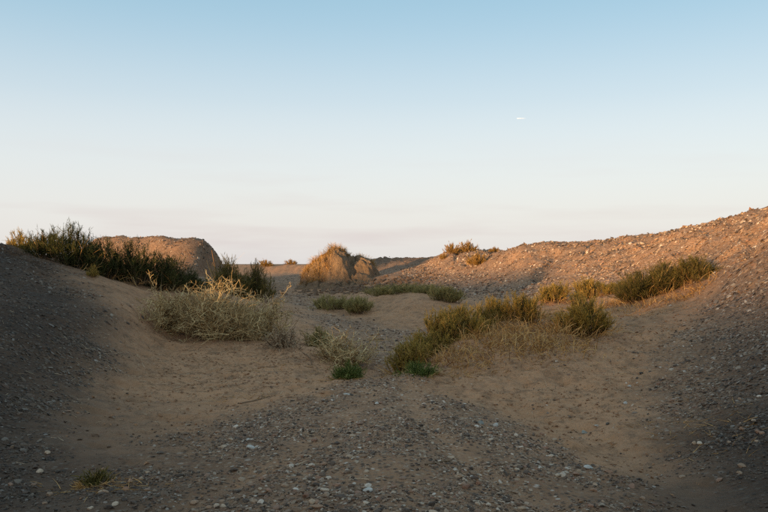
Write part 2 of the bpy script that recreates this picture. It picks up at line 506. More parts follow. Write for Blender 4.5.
M = {}
M['ground'] = ground_material()
M['mound'] = mound_material()
M['gravel'] = stone_material('gravel', 'attr')
M['stone'] = stone_material('weathered_stone', 'object')
M['white'] = plain_stone('white_stone', (.42, .38, .33), (.60, .56, .50))
M['grey'] = plain_stone('grey_green_stone', (.17, .18, .165), (.33, .33, .29))
M['red'] = plain_stone('reddish_stone', (.17, .085, .055), (.30, .16, .10))
M['black'] = plain_stone('dark_stone', (.022, .02, .02), (.06, .055, .05))
M['clod'] = plain_stone('earth_clod', (.11, .065, .04), (.24, .15, .09))
M['dkgreen'] = plant_material('dark_green_twigs', [(0, (.016, .021, .006)), (.55, (.044, .054, .014)), (.88, (.09, .085, .025)), (1, (.24, .16, .06))], (.12, .11, .034), .5, .2)
M['olive'] = plant_material('olive_twigs', [(0, (0.078, 0.059, 0.015)), (.35, (0.221, 0.161, 0.034)), (.7, (0.416, 0.278, 0.067)), (1, (0.754, 0.457, 0.133))], (0.520, 0.346, 0.085), .6, .3)
M['greygreen'] = plant_material('grey_green_twigs', [(0, (0.131, 0.110, 0.039)), (.5, (0.290, 0.241, 0.088)), (1, (0.609, 0.455, 0.187))], (0.464, 0.358, 0.143), .5, .3)
M['gold'] = plant_material('golden_twigs', [(0, (.15, .08, .02)), (.5, (.32, .18, .045)), (1, (.46, .28, .09))], (.42, .25, .075), .5, .25)
M['deep'] = plant_material('deep_green_twigs', [(0, (0.036, 0.034, 0.009)), (.5, (0.102, 0.089, 0.022)), (.8, (0.192, 0.142, 0.038)), (1, (0.408, 0.251, 0.080))], (0.264, 0.188, 0.055), .5, .25)
M['pale'] = plant_material('pale_grey_twigs', [(0, (0.138, 0.083, 0.037)), (.3, (0.345, 0.226, 0.102)), (.7, (0.632, 0.443, 0.219)), (1, (0.850, 0.684, 0.365))])
M['paleleaf'] = plant_material('pale_sage_leaves', [(0, (0.200, 0.135, 0.060)), (.6, (0.460, 0.320, 0.153)), (1, (0.720, 0.513, 0.281))], None, 0, .3)
M['dead'] = plant_material('dead_brown_twigs', [(0, (.08, .048, .028)), (.5, (.28, .18, .105)), (1, (.66, .50, .33))])
M['wood'] = plant_material('woody_stems', [(0, (0.076, 0.048, 0.028)), (1, (0.197, 0.129, 0.077))])
M['straw'] = plant_material('dry_straw', [(0, (.20, .09, .028)), (.4, (.50, .26, .085)), (1, (.80, .51, .21))], None, 0, .2)
M['green'] = plant_material('fresh_green_leaves', [(0, (.045, .055, .013)), (.6, (.12, .165, .032)), (1, (.30, .29, .10))], None, 0, .25)
mm, nt_, b_, o_ = new_mat('vapour_trail')
b_.inputs['Base Color'].default_value = (.80, .90, 1.0, 1)
b_.inputs['Roughness'].default_value = 1
M['vapour'] = mm

# ------------------------------------------------------------------ mesh helpers
def build(name, V, faces, mat, parent=None, attrs=None, smooth=False, k=None):
    """faces: (n,k) array of one polygon size, or a list of such arrays"""
    if not isinstance(faces, list):
        faces = [faces]
    me = bpy.data.meshes.new(name)
    me.vertices.add(len(V))
    me.vertices.foreach_set('co', np.ascontiguousarray(V, np.float32).ravel())
    idx = np.concatenate([f.ravel() for f in faces]).astype(np.int32)
    sizes = np.concatenate([np.full(len(f), f.shape[1], np.int32) for f in faces])
    st = np.r_[0, np.cumsum(sizes)[:-1]].astype(np.int32)
    me.loops.add(len(idx))
    me.loops.foreach_set('vertex_index', idx)
    me.polygons.add(len(sizes))
    me.polygons.foreach_set('loop_start', st)
    me.polygons.foreach_set('loop_total', sizes)
    me.polygons.foreach_set('use_smooth', np.full(len(sizes), smooth, bool))
    for an, av in (attrs or {}).items():
        a = me.attributes.new(an, 'FLOAT', 'POINT')
        a.data.foreach_set('value', np.ascontiguousarray(av, np.float32))
    me.update(calc_edges=True)
    me.materials.append(mat)
    ob = bpy.data.objects.new(name, me)
    col.objects.link(ob)
    if parent:
        ob.parent = parent
    return ob

def tag(o, label=None, cat=None, group=None, kind=None):
    if label: o['label'] = label
    if cat: o['category'] = cat
    if group: o['group'] = group
    if kind: o['kind'] = kind
    return o

# ------------------------------------------------------------------ ground sheet
def axis(lo, hi, a, b, s0, gl, gr):
    mid = list(np.arange(a, b + 1e-6, s0))
    up, dn = [mid[-1]], [mid[0]]
    while up[-1] < hi:
        up.append(up[-1] + s0 + gr * (up[-1] - b))
    while dn[-1] > lo:
        dn.append(dn[-1] - s0 - gl * (a - dn[-1]))
    return np.array(dn[::-1][:-1] + mid + up[1:])

gx = axis(-1500, 1500, -6, 7, .065, .03, .026)
gy = axis(-90, 3000, 4, 12, .05, .05, .0155)
GX, GY = np.meshgrid(gx, gy)
x_, y_ = GX.ravel(), GY.ravel()
gz = height(x_, y_)
gg, gd = masks(x_, y_)
nx, ny = len(gx), len(gy)
ii = np.arange(nx * ny).reshape(ny, nx)
quads = np.stack([ii[:-1, :-1], ii[:-1, 1:], ii[1:, 1:], ii[1:, :-1]], -1).reshape(-1, 4)
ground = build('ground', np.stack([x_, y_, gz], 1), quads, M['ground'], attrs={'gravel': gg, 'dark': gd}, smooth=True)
tag(ground, 'sandy and gravelly ground of the dry wash with its banks', 'ground', kind='structure')

# sand mound
ux = np.arange(MX - 3.2, MX + 4.0, .05)
uy = np.arange(MY - 3.4, MY + 2.6, .05)
AX, AY = np.meshgrid(ux, uy)
ax_, ay_ = AX.ravel(), AY.ravel()
mz = np.maximum(mound_z(ax_, ay_), .0) + .0
az = np.where(mz < .06, height(ax_, ay_) - .15, mz)
az = np.maximum(az, height(ax_, ay_, False) - .3)
nx2, ny2 = len(ux), len(uy)
ii = np.arange(nx2 * ny2).reshape(ny2, nx2)
q2 = np.stack([ii[:-1, :-1], ii[:-1, 1:], ii[1:, 1:], ii[1:, :-1]], -1).reshape(-1, 4)
mound = build('sand_mound', np.stack([ax_, ay_, az], 1), q2, M['mound'], smooth=True)
tag(mound, 'steep eroded sand mound with grassy cap in the middle distance', 'mound', kind='structure')

def surf(x, y):
    x = np.atleast_1d(np.asarray(x, float))
    y = np.atleast_1d(np.asarray(y, float))
    h = height(x, y)
    inm = (np.abs(x - MX - .4) < 3.5) & (np.abs(y - MY + .4) < 2.9)
    if inm.any():
        h = np.where(inm, np.maximum(h, mound_z(x, y)), h)
    return h

# ------------------------------------------------------------------ stones
phi = (1 + 5 ** .5) / 2
ICO = np.array([(-1, phi, 0), (1, phi, 0), (-1, -phi, 0), (1, -phi, 0), (0, -1, phi), (0, 1, phi), (0, -1, -phi), (0, 1, -phi),
                (phi, 0, -1), (phi, 0, 1), (-phi, 0, -1), (-phi, 0, 1)]) / math.hypot(1, phi)
ICF = np.array([(0, 11, 5), (0, 5, 1), (0, 1, 7), (0, 7, 10), (0, 10, 11), (1, 5, 9), (5, 11, 4), (11, 10, 2), (10, 7, 6), (7, 1, 8),
                (3, 9, 4), (3, 4, 2), (3, 2, 6), (3, 6, 8), (3, 8, 9), (4, 9, 5), (2, 4, 11), (6, 2, 10), (8, 6, 7), (9, 8, 1)])
OCT = np.array([(1, 0, 0), (-1, 0, 0), (0, 1, 0), (0, -1, 0), (0, 0, 1), (0, 0, -1)], float)
OCF = np.array([(0, 2, 4), (2, 1, 4), (1, 3, 4), (3, 0, 4), (2, 0, 5), (1, 2, 5), (3, 1, 5), (0, 3, 5)])

def stone_batch(x, y, size, base, fac, jit=.28, flat=.45):
    n = len(x)
    nv = len(base)
    V = base[None] * (1 + jit * (rng.random((n, nv, 1)) * 2 - 1)) + .12 * rng.standard_normal((n, nv, 3))
    s = np.stack([rng.uniform(.8, 1.35, n), rng.uniform(.65, 1.0, n), flat * rng.uniform(.6, 1.3, n)], 1)
    V = V * s[:, None] * size[:, None, None] * .5
    tx, ty = rng.normal(0, .28, n), rng.normal(0, .28, n)
    a = rng.random(n) * 6.283
    # tilt then turn
    c, q = np.cos(tx)[:, None], np.sin(tx)[:, None]
    yv, zv = V[..., 1] * c - V[..., 2] * q, V[..., 1] * q + V[..., 2] * c
    xv = V[..., 0]
    c, q = np.cos(ty)[:, None], np.sin(ty)[:, None]
    xv, zv = xv * c + zv * q, -xv * q + zv * c
    c, q = np.cos(a)[:, None], np.sin(a)[:, None]
    xr, yr = xv * c - yv * q, xv * q + yv * c
    # follow the slope
    e = .15
    z0 = surf(x, y)
    zx = (surf(x + e, y) - z0) / e
    zy = (surf(x, y + e) - z0) / e
    zr = zv + xr * np.clip(zx, -1, 1)[:, None] + yr * np.clip(zy, -1, 1)[:, None]
    P = np.stack([xr + x[:, None], yr + y[:, None], zr + (z0 + size * .5 * flat * .32)[:, None]], -1)
    Fc = (fac[None] + (np.arange(n) * nv)[:, None, None]).reshape(-1, 3)
    return P.reshape(-1, 3), Fc, nv

def scatter(n, x0, x1, y0, y1, power=1.0, floor=0.0, clump=0.):
    x = rng.uniform(x0, x1, n)
    y = rng.uniform(y0, y1, n)
    g, d = masks(x, y)
    p = g ** power * (1 - floor) + floor
    if clump:
        p = p * sstep(-.28, .22, fbm(x * 1.6, y * 2.4, 91, 3)) ** clump
    inside = (np.abs(x) < np.abs(y) * .56 + 1.0)
    keep = (rng.random(n) < p) & inside
    return x[keep], y[keep], d[keep]

def gravel_obj(name, label, regions, base, fac):
    PV, PF, R, D = [], [], [], []
    off = 0
    for (n, box, smin, smax, power, floor, clump) in regions:
        x, y, d = scatter(n, *box, power, floor, clump)
        u = rng.random(len(x))
        size = smin * (smax / smin) ** (u ** 1.9)
        V, Fc, nv = stone_batch(x, y, size, base, fac)
        PV.append(V)
        PF.append(Fc + off)
        off += len(V)
        R.append(np.repeat(rng.random(len(x)), nv))
        D.append(np.repeat(d, nv))
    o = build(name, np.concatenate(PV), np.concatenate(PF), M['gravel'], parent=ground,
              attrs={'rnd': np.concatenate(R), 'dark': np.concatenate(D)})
    o['kind'] = 'stuff'
    return o

gravel_obj('foreground_gravel', '', [
    (70000, (-3.8, 4.0, 4.4, 8.0), .009, .038, 1.1, .06, 1.0),
    (24000, (-4.5, 5.2, 8.0, 12.0), .014, .05, 1.1, .06, 1.0),
    (16000, (3.0, 8.0, 5.0, 14.0), .018, .07, 1.0, .0, .4),
    (14000, (-8.5, -2.5, 4.5, 16), .02, .07, 1.0, .0, .4),
], ICO, ICF)
gravel_obj('hillside_gravel', '', [
    (26000, (3.0, 15.0, 12.0, 24.0), .03, .12, 1.0, .02, .5),
    (36000, (1.0, 17.0, 22.0, 46.0), .045, .17, 1.0, .01, .5),
    (14000, (-6.0, 3.5, 12.0, 36.0), .03, .11, 1.0, .03, .5),
    (9000, (-19.0, -7.0, 36.0, 48.0), .045, .17, 1.0, .0, .4),
    (5000, (-10.0, 6.0, 34.0, 60.0), .05, .14, 1.0, .02, .3),
], OCT, OCF)

# separate stones of the near wash, shared meshes
def rock_mesh(name, seed, mat, flat=.6):
    r = np.random.default_rng(seed)
    V = ICO.copy()
    Fs = ICF
    mid = {}
    V = list(map(tuple, V))
    nf = []
    def mp(a, b):
        k = (min(a, b), max(a, b))
        if k not in mid:
            p = (np.array(V[a]) + np.array(V[b])) / 2
            V.append(tuple(p / np.linalg.norm(p)))
            mid[k] = len(V) - 1
        return mid[k]
    for a, b, c in Fs:
        ab, bc, ca = mp(a, b), mp(b, c), mp(c, a)
        nf += [(a, ab, ca), (b, bc, ab), (c, ca, bc), (ab, bc, ca)]
    V = np.array(V)
    # cut by random planes: flat worn faces with blunt edges
    for _ in range(9):
        d = r.standard_normal(3)
        d /= np.linalg.norm(d)
        h = r.uniform(.55, .9)
        p = V @ d
        V = V - np.maximum(p - h, 0)[:, None] * d[None]
    V = V * (1 + .06 * r.standard_normal((len(V), 1)))
    V = V * np.array([r.uniform(.95, 1.3), r.uniform(.7, .95), flat * r.uniform(.75, 1.2)]) * .5
    me = bpy.data.meshes.new(name)
    me.from_pydata(V.tolist(), [], nf)
    me.materials.append(mat)
    return me

rocks = [rock_mesh('stone', 100 + i, M['stone']) for i in range(9)]
x, y, d = scatter(7000, -3.6, 4.6, 4.6, 9.5, 1.2, .04, .8)
size = .028 + .042 * rng.random(len(x)) ** 3.0
appar = size / y
inview = np.abs(x) < y * .50
order = np.argsort(-np.where(inview, appar * (.6 + .8 * rng.random(len(x))), 0))[:290]
zz = surf(x, y)
for k in order:
    o = bpy.data.objects.new('stone', rocks[int(rng.integers(9))])
    col.objects.link(o)
    o.parent = ground
    s = size[k]
    o.location = (x[k], y[k], zz[k] + s * .10)
    o.scale = (s, s, s)
    o.rotation_euler = (rng.normal(0, .2), rng.normal(0, .2), rng.random() * 6.28)

def one_stone(px, py, s, mat, seed, label, flat=.6, turn=0.):
    # nearest point where the sight row meets the ground
    Ys = np.linspace(4.6, 18, 700)
    hs = height(wx(px, Ys), Ys)
    k = int(np.argmax(hs >= wz(py, Ys)))
    Y = Ys[k]
    o = bpy.data.objects.new('stone', rock_mesh('stone', seed, M[mat], flat))
    col.objects.link(o)
    o.location = (wx(px, Y), Y, hs[k] + s * .12)
    o.scale = (s, s, s)
    o.rotation_euler = (rng.normal(0, .12), rng.normal(0, .12), turn)
    tag(o, label, 'stone', 'single stones that stand out from the gravel')
    return o

one_stone(584, 433, .085, 'grey', 301, 'grey-green flat stone in the sandy channel below the right dune', .5, .3)
one_stone(596, 427, .055, 'white', 302, 'small pale stone just right of the grey-green stone in the channel', .6, .8)
one_stone(629, 387, .075, 'white', 303, 'white stone alone high on the bare right sand slope', .5, .2)
one_stone(625, 404, .06, 'white', 304, 'narrow white stone below the lone white stone on the right sand slope', .5, 1.2)
one_stone(641, 374, .07, 'black', 305, 'black stone on the right sand slope by the gravel edge', .5, .4)
one_stone(481, 424, .07, 'grey', 306, 'rounded pale grey stone on the right shoulder of the gravel bar', .7, .4)
one_stone(495, 426, .065, 'white', 307, 'off-white rounded stone at the right shoulder of the gravel bar', .7, 1.0)
one_stone(251, 448, .07, 'white', 308, 'bright white stone on the left of the gravel bar', .5, .2)
one_stone(248, 440, .055, 'white', 309, 'small white stone just above the brighter white one, left gravel bar', .5, 1.4)
one_stone(466, 488, .065, 'red', 310, 'rusty red stone near the bottom right of the gravel bar', .6, .7)
one_stone(368, 491, .06, 'white', 311, 'creamy white stone at the bottom centre of the gravel bar', .6, .1)
one_stone(307, 497, .055, 'red', 312, 'tan reddish stone at the bottom left of centre', .6, .9)
one_stone(588, 468, .075, 'white', 313, 'pale stone on the lower right edge of the gravel bar', .5, .5)
one_stone(347, 395, .07, 'white', 314, 'whitish stone at the head of the bar below the left green tuft', .6, .5)
one_stone(377, 404, .065, 'white', 315, 'whitish stone at the head of the bar, right of its neighbour', .6, 1.5)

# crumbs of crusted sand
M['crumb'] = plain_stone('sand_crumb', (.20, .11, .062), (.46, .25, .13))
n = 26000
x = rng.uniform(-5.5, 6.0, n)
y = rng.uniform(5.0, 15.0, n)
g_, d_ = masks(x, y)
k = (rng.random(n) < (1 - g_) * (1 - d_) * sstep(-.2, .25, fbm(x * 1.3, y * 2.0, 111, 3))) & (np.abs(x) < y * .55)
x, y = x[k], y[k]
V, Fc, nv = stone_batch(x, y, .010 + .045 * rng.random(len(x)) ** 3, OCT, OCF, .3, .6)
o = build('sand_crumbs', V, Fc, M['crumb'], parent=ground)
o['kind'] = 'stuff'

# clods under the mound
n = 420
cx_, cy_ = rng.normal(wx(362, 39.3), 1.9, n), rng.normal(39.2, .9, n)
V, Fc, nv = stone_batch(cx_, cy_, rng.uniform(.08, .26, n), ICO, ICF, .3, .7)
o = build('earth_clods', V, Fc, M['clod'], parent=ground)
o['kind'] = 'stuff'

# ------------------------------------------------------------------ plant building
def unit(v):
    return v / np.maximum(np.linalg.norm(v, axis=-1, keepdims=True), 1e-9)

def walk(r, base, d, length, seg, wander=.25, lift=0.0):
    n = len(base)
    P = np.empty((n, seg + 1, 3))
    P[:, 0] = base
    d = unit(d)
    for k in range(seg):
        P[:, k + 1] = P[:, k] + d * (length / seg)[:, None]
        d = d + wander * r.standard_normal((n, 3))
        d[:, 2] += lift
        d = unit(d)
    return P

def on_path(P, idx, t):
    S = P.shape[1] - 1
    k = np.minimum((t * S).astype(int), S - 1)
    f = (t * S - k)[:, None]
    a, b = P[idx, k], P[idx, k + 1]
    return a * (1 - f) + b * f, unit(b - a)

class Geo:
    def __init__(s):
        s.V, s.F, s.R, s.T, s.n = [], [], [], [], 0
    def add(s, r, P, w0, w1, sides=2, rnd=None):
        n, m, _ = P.shape
        d = unit(P[:, -1] - P[:, 0])
        a = unit(np.cross(d, r.standard_normal((n, 3))))
        b = np.cross(d, a)
        w0 = np.broadcast_to(np.asarray(w0, float), (n,))
        w1 = np.broadcast_to(np.asarray(w1, float), (n,))
        t = np.linspace(0, 1, m)
        w = (w0[:, None] * (1 - t) + w1[:, None] * t) * .5
        if sides == 2:
            dirs = [a, -a]
        else:
            dirs = [a * math.cos(q) + b * math.sin(q) for q in np.arange(sides) * 6.2832 / sides]
        V = np.stack([P + dv[:, None] * w[..., None] for dv in dirs], 2)      # n,m,sides,3
        base = s.n + (np.arange(n) * m * sides)[:, None, None]
        rows = np.arange(m - 1)[None, :, None] * sides
        js = np.arange(1 if sides == 2 else sides)[None, None]
        jn = (js + 1) % sides
        q = np.stack([base + rows + js, base + rows + jn, base + rows + sides + jn, base + rows + sides + js], -1).reshape(-1, 4)
        s.V.append(V.reshape(-1, 3))
        s.F.append(q)
        rn = r.random(n) if rnd is None else rnd
        s.R.append(np.repeat(rn, m * sides))
        s.T.append(np.tile(np.repeat(t, sides), n))
        s.n += n * m * sides
    def build(s, name, mat, parent):
        if not s.V:
            return None
        return build(name, np.concatenate(s.V), np.concatenate(s.F), mat, parent,
                     {'rnd': np.concatenate(s.R), 'tip': np.concatenate(s.T)})

def empty(name, loc=(0, 0, 0)):
    o = bpy.data.objects.new(name, None)
    o.empty_display_size = .2
    col.objects.link(o)
    o.location = loc
    return o

def dome_dirs(r, n, W, H, low=.0, lobes=5):
    """end points of stems on a lumpy dome"""
    nc = 11
    cth, ca, cs = r.random(nc) ** .7 * 1.35, r.random(nc) * 6.283, r.uniform(.68, 1.22, nc)
    pick = r.integers(0, nc, n)
    free = r.random(n) < .3
    th = np.where(free, r.random(n) ** .85 * 1.5, np.clip(cth[pick] + r.normal(0, .24, n), 0, 1.52))
    a = np.where(free, r.random(n) * 6.283, ca[pick] + r.normal(0, .38, n))
    k = np.where(free, r.uniform(.6, .95, n), cs[pick] * r.uniform(.8, 1.08, n))
    k = np.minimum(np.where(r.random(n) < .08, k * r.uniform(1.05, 1.2, n), k), 1.22)
    q = np.sin(th) * k
    h = np.cos(th) * k + low + .05
    return np.stack([np.cos(a) * q * W * .57, np.sin(a) * q * W * .57, h * H], 1)

def broom_shrub(seed, name, leafmat, W, H, stems=150, per=15, skirt=60, tw=.010):
    r = np.random.default_rng(seed)
    root = empty(name)
    end = dome_dirs(r, stems, W * .92, H * .88)
    bx = end[:, :2] * r.uniform(.2, .75, (stems, 1))
    base = np.c_[bx, np.full(stems, -.05)]
    dv = end - base
    P = walk(r, base, dv + np.array([0, 0, .1]), np.linalg.norm(dv, axis=1), 4, .12, .03)
    g = Geo()
    g.add(r, P, .014, .005, 3)
    g.build('branches', M['wood'], root)
    n = stems * per
    idx = r.integers(0, stems, n)
    t = r.uniform(.1, 1, n) ** .8
    b, tg = on_path(P, idx, t)
    dd = tg * .8 + r.standard_normal((n, 3)) * .42 + np.array([0, 0, .35])
    L = r.uniform(.10, .24, n) * (H + W) * .5 * (1.1 - .35 * t)
    Q = walk(r, b, dd, L, 3, .16, .05)
    sr = np.clip(r.random(stems)[idx] * .6 + r.random(n) * .4, 0, 1)
    g = Geo()
    g.add(r, Q, tw, tw * .45, 2, sr)
    m2 = n * 2
    i2 = r.integers(0, n, m2)
    b2, tg2 = on_path(Q, i2, r.uniform(.15, .95, m2))
    Q2 = walk(r, b2, tg2 * .7 + r.standard_normal((m2, 3)) * .5 + np.array([0, 0, .25]), r.uniform(.025, .07, m2) * (H + W) * .6, 2, .15)
    g.add(r, Q2, tw * .8, tw * .4, 2, sr[i2])
    g.build('foliage', leafmat, root)['kind'] = 'stuff'
    if skirt:
        a = r.random(skirt) * 6.283
        rad = W * .5 * r.uniform(.25, 1.1, skirt)
        b = np.stack([np.cos(a) * rad, np.sin(a) * rad, np.full(skirt, .0) - .02], 1)
        S = walk(r, b, np.stack([np.cos(a), np.sin(a), r.uniform(-.1, 1.2, skirt)], 1) + .4 * r.standard_normal((skirt, 3)), r.uniform(.15, .55, skirt) * H, 3, .3, -.1)
        g = Geo()
        g.add(r, S, .010, .004, 2)
        ni = skirt // 3
        bi, ti = on_path(P, r.integers(0, stems, ni), r.uniform(.1, .6, ni))
        g.add(r, walk(r, bi, ti + .4 * r.standard_normal((ni, 3)) + np.array([0, 0, .2]), r.uniform(.3, .75, ni) * H, 3, .2), .009, .004, 2)
        g.build('dry_stems', M['straw'], root)['kind'] = 'stuff'
    return root

def twiggy_shrub(seed, name, W, H, stems=46, l2=8, l3=6, leaves=5000, twig='pale', leaf='paleleaf', flat=0.):
    r = np.random.default_rng(seed)
    root = empty(name)
    end = dome_dirs(r, stems, W * .84, H * .7, flat)
    base = np.c_[end[:, :2] * r.uniform(.05, .4, (stems, 1)), np.full(stems, -.05)]
    dv = end - base
    P = walk(r, base, dv, np.linalg.norm(dv, axis=1) * 1.05, 6, .24, .02)
    g = Geo()
    g.add(r, P, r.uniform(.014, .034, stems), .007, 3)
    n = stems * l2
    i2 = r.integers(0, stems, n)
    b, tg = on_path(P, i2, r.uniform(.2, 1, n))
    P2 = walk(r, b, tg * .6 + .75 * r.standard_normal((n, 3)) + np.array([0, 0, .15]), r.uniform(.16, .36, n) * H, 4, .36, .02)
    g.add(r, P2, .009, .0045, 3)
    n3 = n * l3
    i3 = r.integers(0, n, n3)
    b, tg = on_path(P2, i3, r.uniform(.1, 1, n3))
    P3 = walk(r, b, tg * .5 + .8 * r.standard_normal((n3, 3)) + np.array([0, 0, .1]), r.uniform(.05, .15, n3) * (H + .3) * .8, 3, .4)
    g.add(r, P3, .0065, .0035, 2)
    g.build('branches', M[twig], root)
    if leaves:
        i4 = r.integers(0, n3, leaves)
        b, tg = on_path(P3, i4, r.random(leaves))
        P4 = walk(r, b, r.standard_normal((leaves, 3)) + tg, r.uniform(.015, .035, leaves), 1, 0)
        g = Geo()
        g.add(r, P4, .007, .003, 2)
        g.build('foliage', M[leaf], root)
    return root

def blade_tuft(seed, name, mat, W, H, n=500, width=.008, droop=.35, splay=.8, part='blades', dry=0):
    r = np.random.default_rng(seed)
    root = empty(name)
    a = r.random(n) * 6.283
    q = np.sqrt(r.random(n))
    b = np.stack([np.cos(a) * q * W * .28, np.sin(a) * q * W * .28, np.full(n, -.02)], 1)
    d = np.stack([np.cos(a) * q * splay, np.sin(a) * q * splay, np.ones(n)], 1) + .22 * r.standard_normal((n, 3))
    P = walk(r, b, d, r.uniform(.4, 1.1, n) * H, 4, .14, -droop * .3)
    g = Geo()
    g.add(r, P, width, width * .3, 2)
    g.build(part, M[mat], root)
    if dry:
        a = r.random(dry) * 6.283
        b = np.stack([np.cos(a) * W * .25, np.sin(a) * W * .25, np.full(dry, 0.)], 1)
        S = walk(r, b, np.stack([np.cos(a), np.sin(a), r.uniform(-.1, .6, dry)], 1), r.uniform(.3, .8, dry) * W * .6, 3, .3, -.1)
        g = Geo()
        g.add(r, S, .009, .003, 2)
        g.build('dry_stems', M['straw'], root)['kind'] = 'stuff'
    return root

def leafy_tuft(seed, name, W, H, n=260, dry=40):
    r = np.random.default_rng(seed)
    root = empty(name)
    end = dome_dirs(r, n, W * .9, H * .8) * r.uniform(.45, 1.25, (n, 1))
    base = np.c_[end[:, :2] * .4, np.full(n, -.02)]
    dv = end - base
    P = walk(r, base, dv, np.linalg.norm(dv, axis=1), 3, .12, .05)
    g = Geo()
    g.add(r, P, .006, .003, 2)
    m = n * 12
    i2 = r.integers(0, n, m)
    b, tg = on_path(P, i2, r.uniform(.25, 1, m))
    Q = walk(r, b, tg + .7 * r.standard_normal((m, 3)) + np.array([0, 0, .3]), r.uniform(.03, .07, m), 2, .15)
    g.add(r, Q, .009, .002, 2)
    g.build('foliage', M['green'], root)
    if dry:
        a = r.random(dry) * 6.283
        b = np.stack([np.cos(a) * W * .35, np.sin(a) * W * .35, np.full(dry, 0.)], 1)
        S = walk(r, b, np.stack([np.cos(a), np.sin(a), r.uniform(-.1, .5, dry)], 1) + .3 * r.standard_normal((dry, 3)), r.uniform(.2, .6, dry) * W * .6, 3, .3, -.1)
        g = Geo()
        g.add(r, S, .007, .003, 2)
        g.build('dry_stems', M['straw'], root)['kind'] = 'stuff'
    return root

def copy_tree(o, parent=None):
    c = o.copy()
    col.objects.link(c)
    c.parent = parent
    for ch in list(o.children):
        copy_tree(ch, c)
    return c

def put(o, px, Y, label, cat, group=None, turn=0., scale=(1, 1, 1), sink=.02):
    X = wx(px, Y)
    o.location = (X, Y, float(surf(X, Y)[0]) - sink)
    o.rotation_euler = (rng.normal(0, .07), rng.normal(0, .07), turn)
    o.scale = scale
    for k in ('label', 'category', 'group'):
        if k in o: del o[k]
    tag(o, label, cat, group)
    return o

# ------------------------------------------------------------------ the plants
used = set()
def spawn(proto, *a, **kw):
    if proto.name not in used:
        used.add(proto.name)
        return put(proto, *a, **kw)
    return put(copy_tree(proto), *a, **kw)

GL = 'dark shrubs along the left bank'
LB = [broom_shrub(501, 'broom_shrub', M['dkgreen'], 1.15, .95, 170, 16, 70),
      broom_shrub(502, 'broom_shrub', M['dkgreen'], 1.05, .85, 150, 16, 60),
      broom_shrub(503, 'broom_shrub', M['dkgreen'], 1.3, 1.0, 190, 16, 80)]
LG = broom_shrub(504, 'broom_shrub', M['olive'], .8, .5, 100, 14, 40)
spawn(LG, 22, 16.6, 'small brownish shrub at the far left end of the bank row', 'shrub', GL, scale=(.9, .9, .9))
spawn(LB[1], 44, 16.3, 'dark green shrub second from the left end of the bank row', 'shrub', GL, turn=1, scale=(.85, .9, .72))
spawn(LB[0], 74, 16.3, 'tallest dark green shrub on the left bank, brown feathery top', 'shrub', GL, turn=2.2, scale=(1, 1, 1.0))
spawn(LB[2], 104, 16.6, 'wide dark shrub right of the tallest one on the left bank', 'shrub', GL, turn=.4, scale=(.95, 1, .85))
spawn(LB[0], 133, 16.9, 'dark shrub in front of the far left gravel mound', 'shrub', GL, turn=4.4, scale=(1, 1, .98))
spawn(LB[2], 163, 17.3, 'dark shrub on the left bank above the pale twiggy shrub', 'shrub', GL, turn=3.1, scale=(.9, .9, .82))
spawn(LB[1], 190, 18.2, 'low dark shrub at the right end of the left bank row', 'shrub', GL, turn=5.2, scale=(.9, .9, .66))
spawn(LG, 92, 15.2, 'tiny dark shrublet on the sand below the left bank row', 'shrub', GL, turn=2.0, scale=(.35, .35, .45))

BK = broom_shrub(511, 'broom_shrub', M['deep'], 1.15, 1.0, 150, 15, 40)
GB = 'dark shrubs behind the pale twiggy shrub'
spawn(BK, 226, 22.2, 'dark shrub behind the pale shrub, below the far gravel mound end', 'shrub', GB, turn=.3, scale=(1.2, 1.15, 1.15))
spawn(BK, 252, 22.8, 'dark rounded shrub beside the wash, left of the far gap', 'shrub', GB, turn=2.5, scale=(1.2, 1.15, 1.12))
ST = blade_tuft(512, 'dry_stalk_plant', 'straw', .2, 1.45, 16, .028, .0, .12, 'blades')
spawn(ST, 221, 23.3, 'lone dry stalk poking above the dark shrub beside the far mound', 'plant', scale=(1, 1, 1.0))

GP = 'pale grey twiggy shrubs on the left sand'
PA = twiggy_shrub(521, 'twiggy_shrub', 2.1, 1.35, 110, 9, 7, 3000)
PB = twiggy_shrub(522, 'twiggy_shrub', 1.2, .85, 54, 8, 6, 1300)
PC = twiggy_shrub(523, 'dead_shrub', 1.25, .66, 40, 7, 4, 0, 'dead')
PD = twiggy_shrub(524, 'twiggy_shrub', 1.3, .9, 46, 8, 6, 2200)
spawn(PA, 216, 13.9, 'large pale grey twiggy shrub on the left sand, biggest of the pale ones', 'shrub', GP, scale=(1.12, 1.05, 1.04))
spawn(PB, 162, 14.0, 'pale twiggy shrub at the left foot of the largest pale shrub', 'shrub', GP, turn=1.1, scale=(1.2, 1.1, 1.1))
spawn(PB, 264, 14.6, 'pale greenish twiggy shrub merging into the right side of the largest', 'shrub', GP, turn=3.0, scale=(1.25, 1.1, 1.2))
spawn(PC, 284, 13.2, 'dead brown tangle of bare twigs right of the large pale shrub', 'shrub', turn=.6)
spawn(PD, 347, 12.5, 'low pale twiggy shrub in the gap behind the left green tuft', 'shrub', GP, turn=1.7, scale=(1.45, 1.2, .78))
SG = broom_shrub(525, 'broom_shrub', M['greygreen'], .75, .42, 90, 13, 20)
spawn(SG, 318, 14.6, 'small dull green shrub between the dead twigs and low pale shrub', 'shrub')

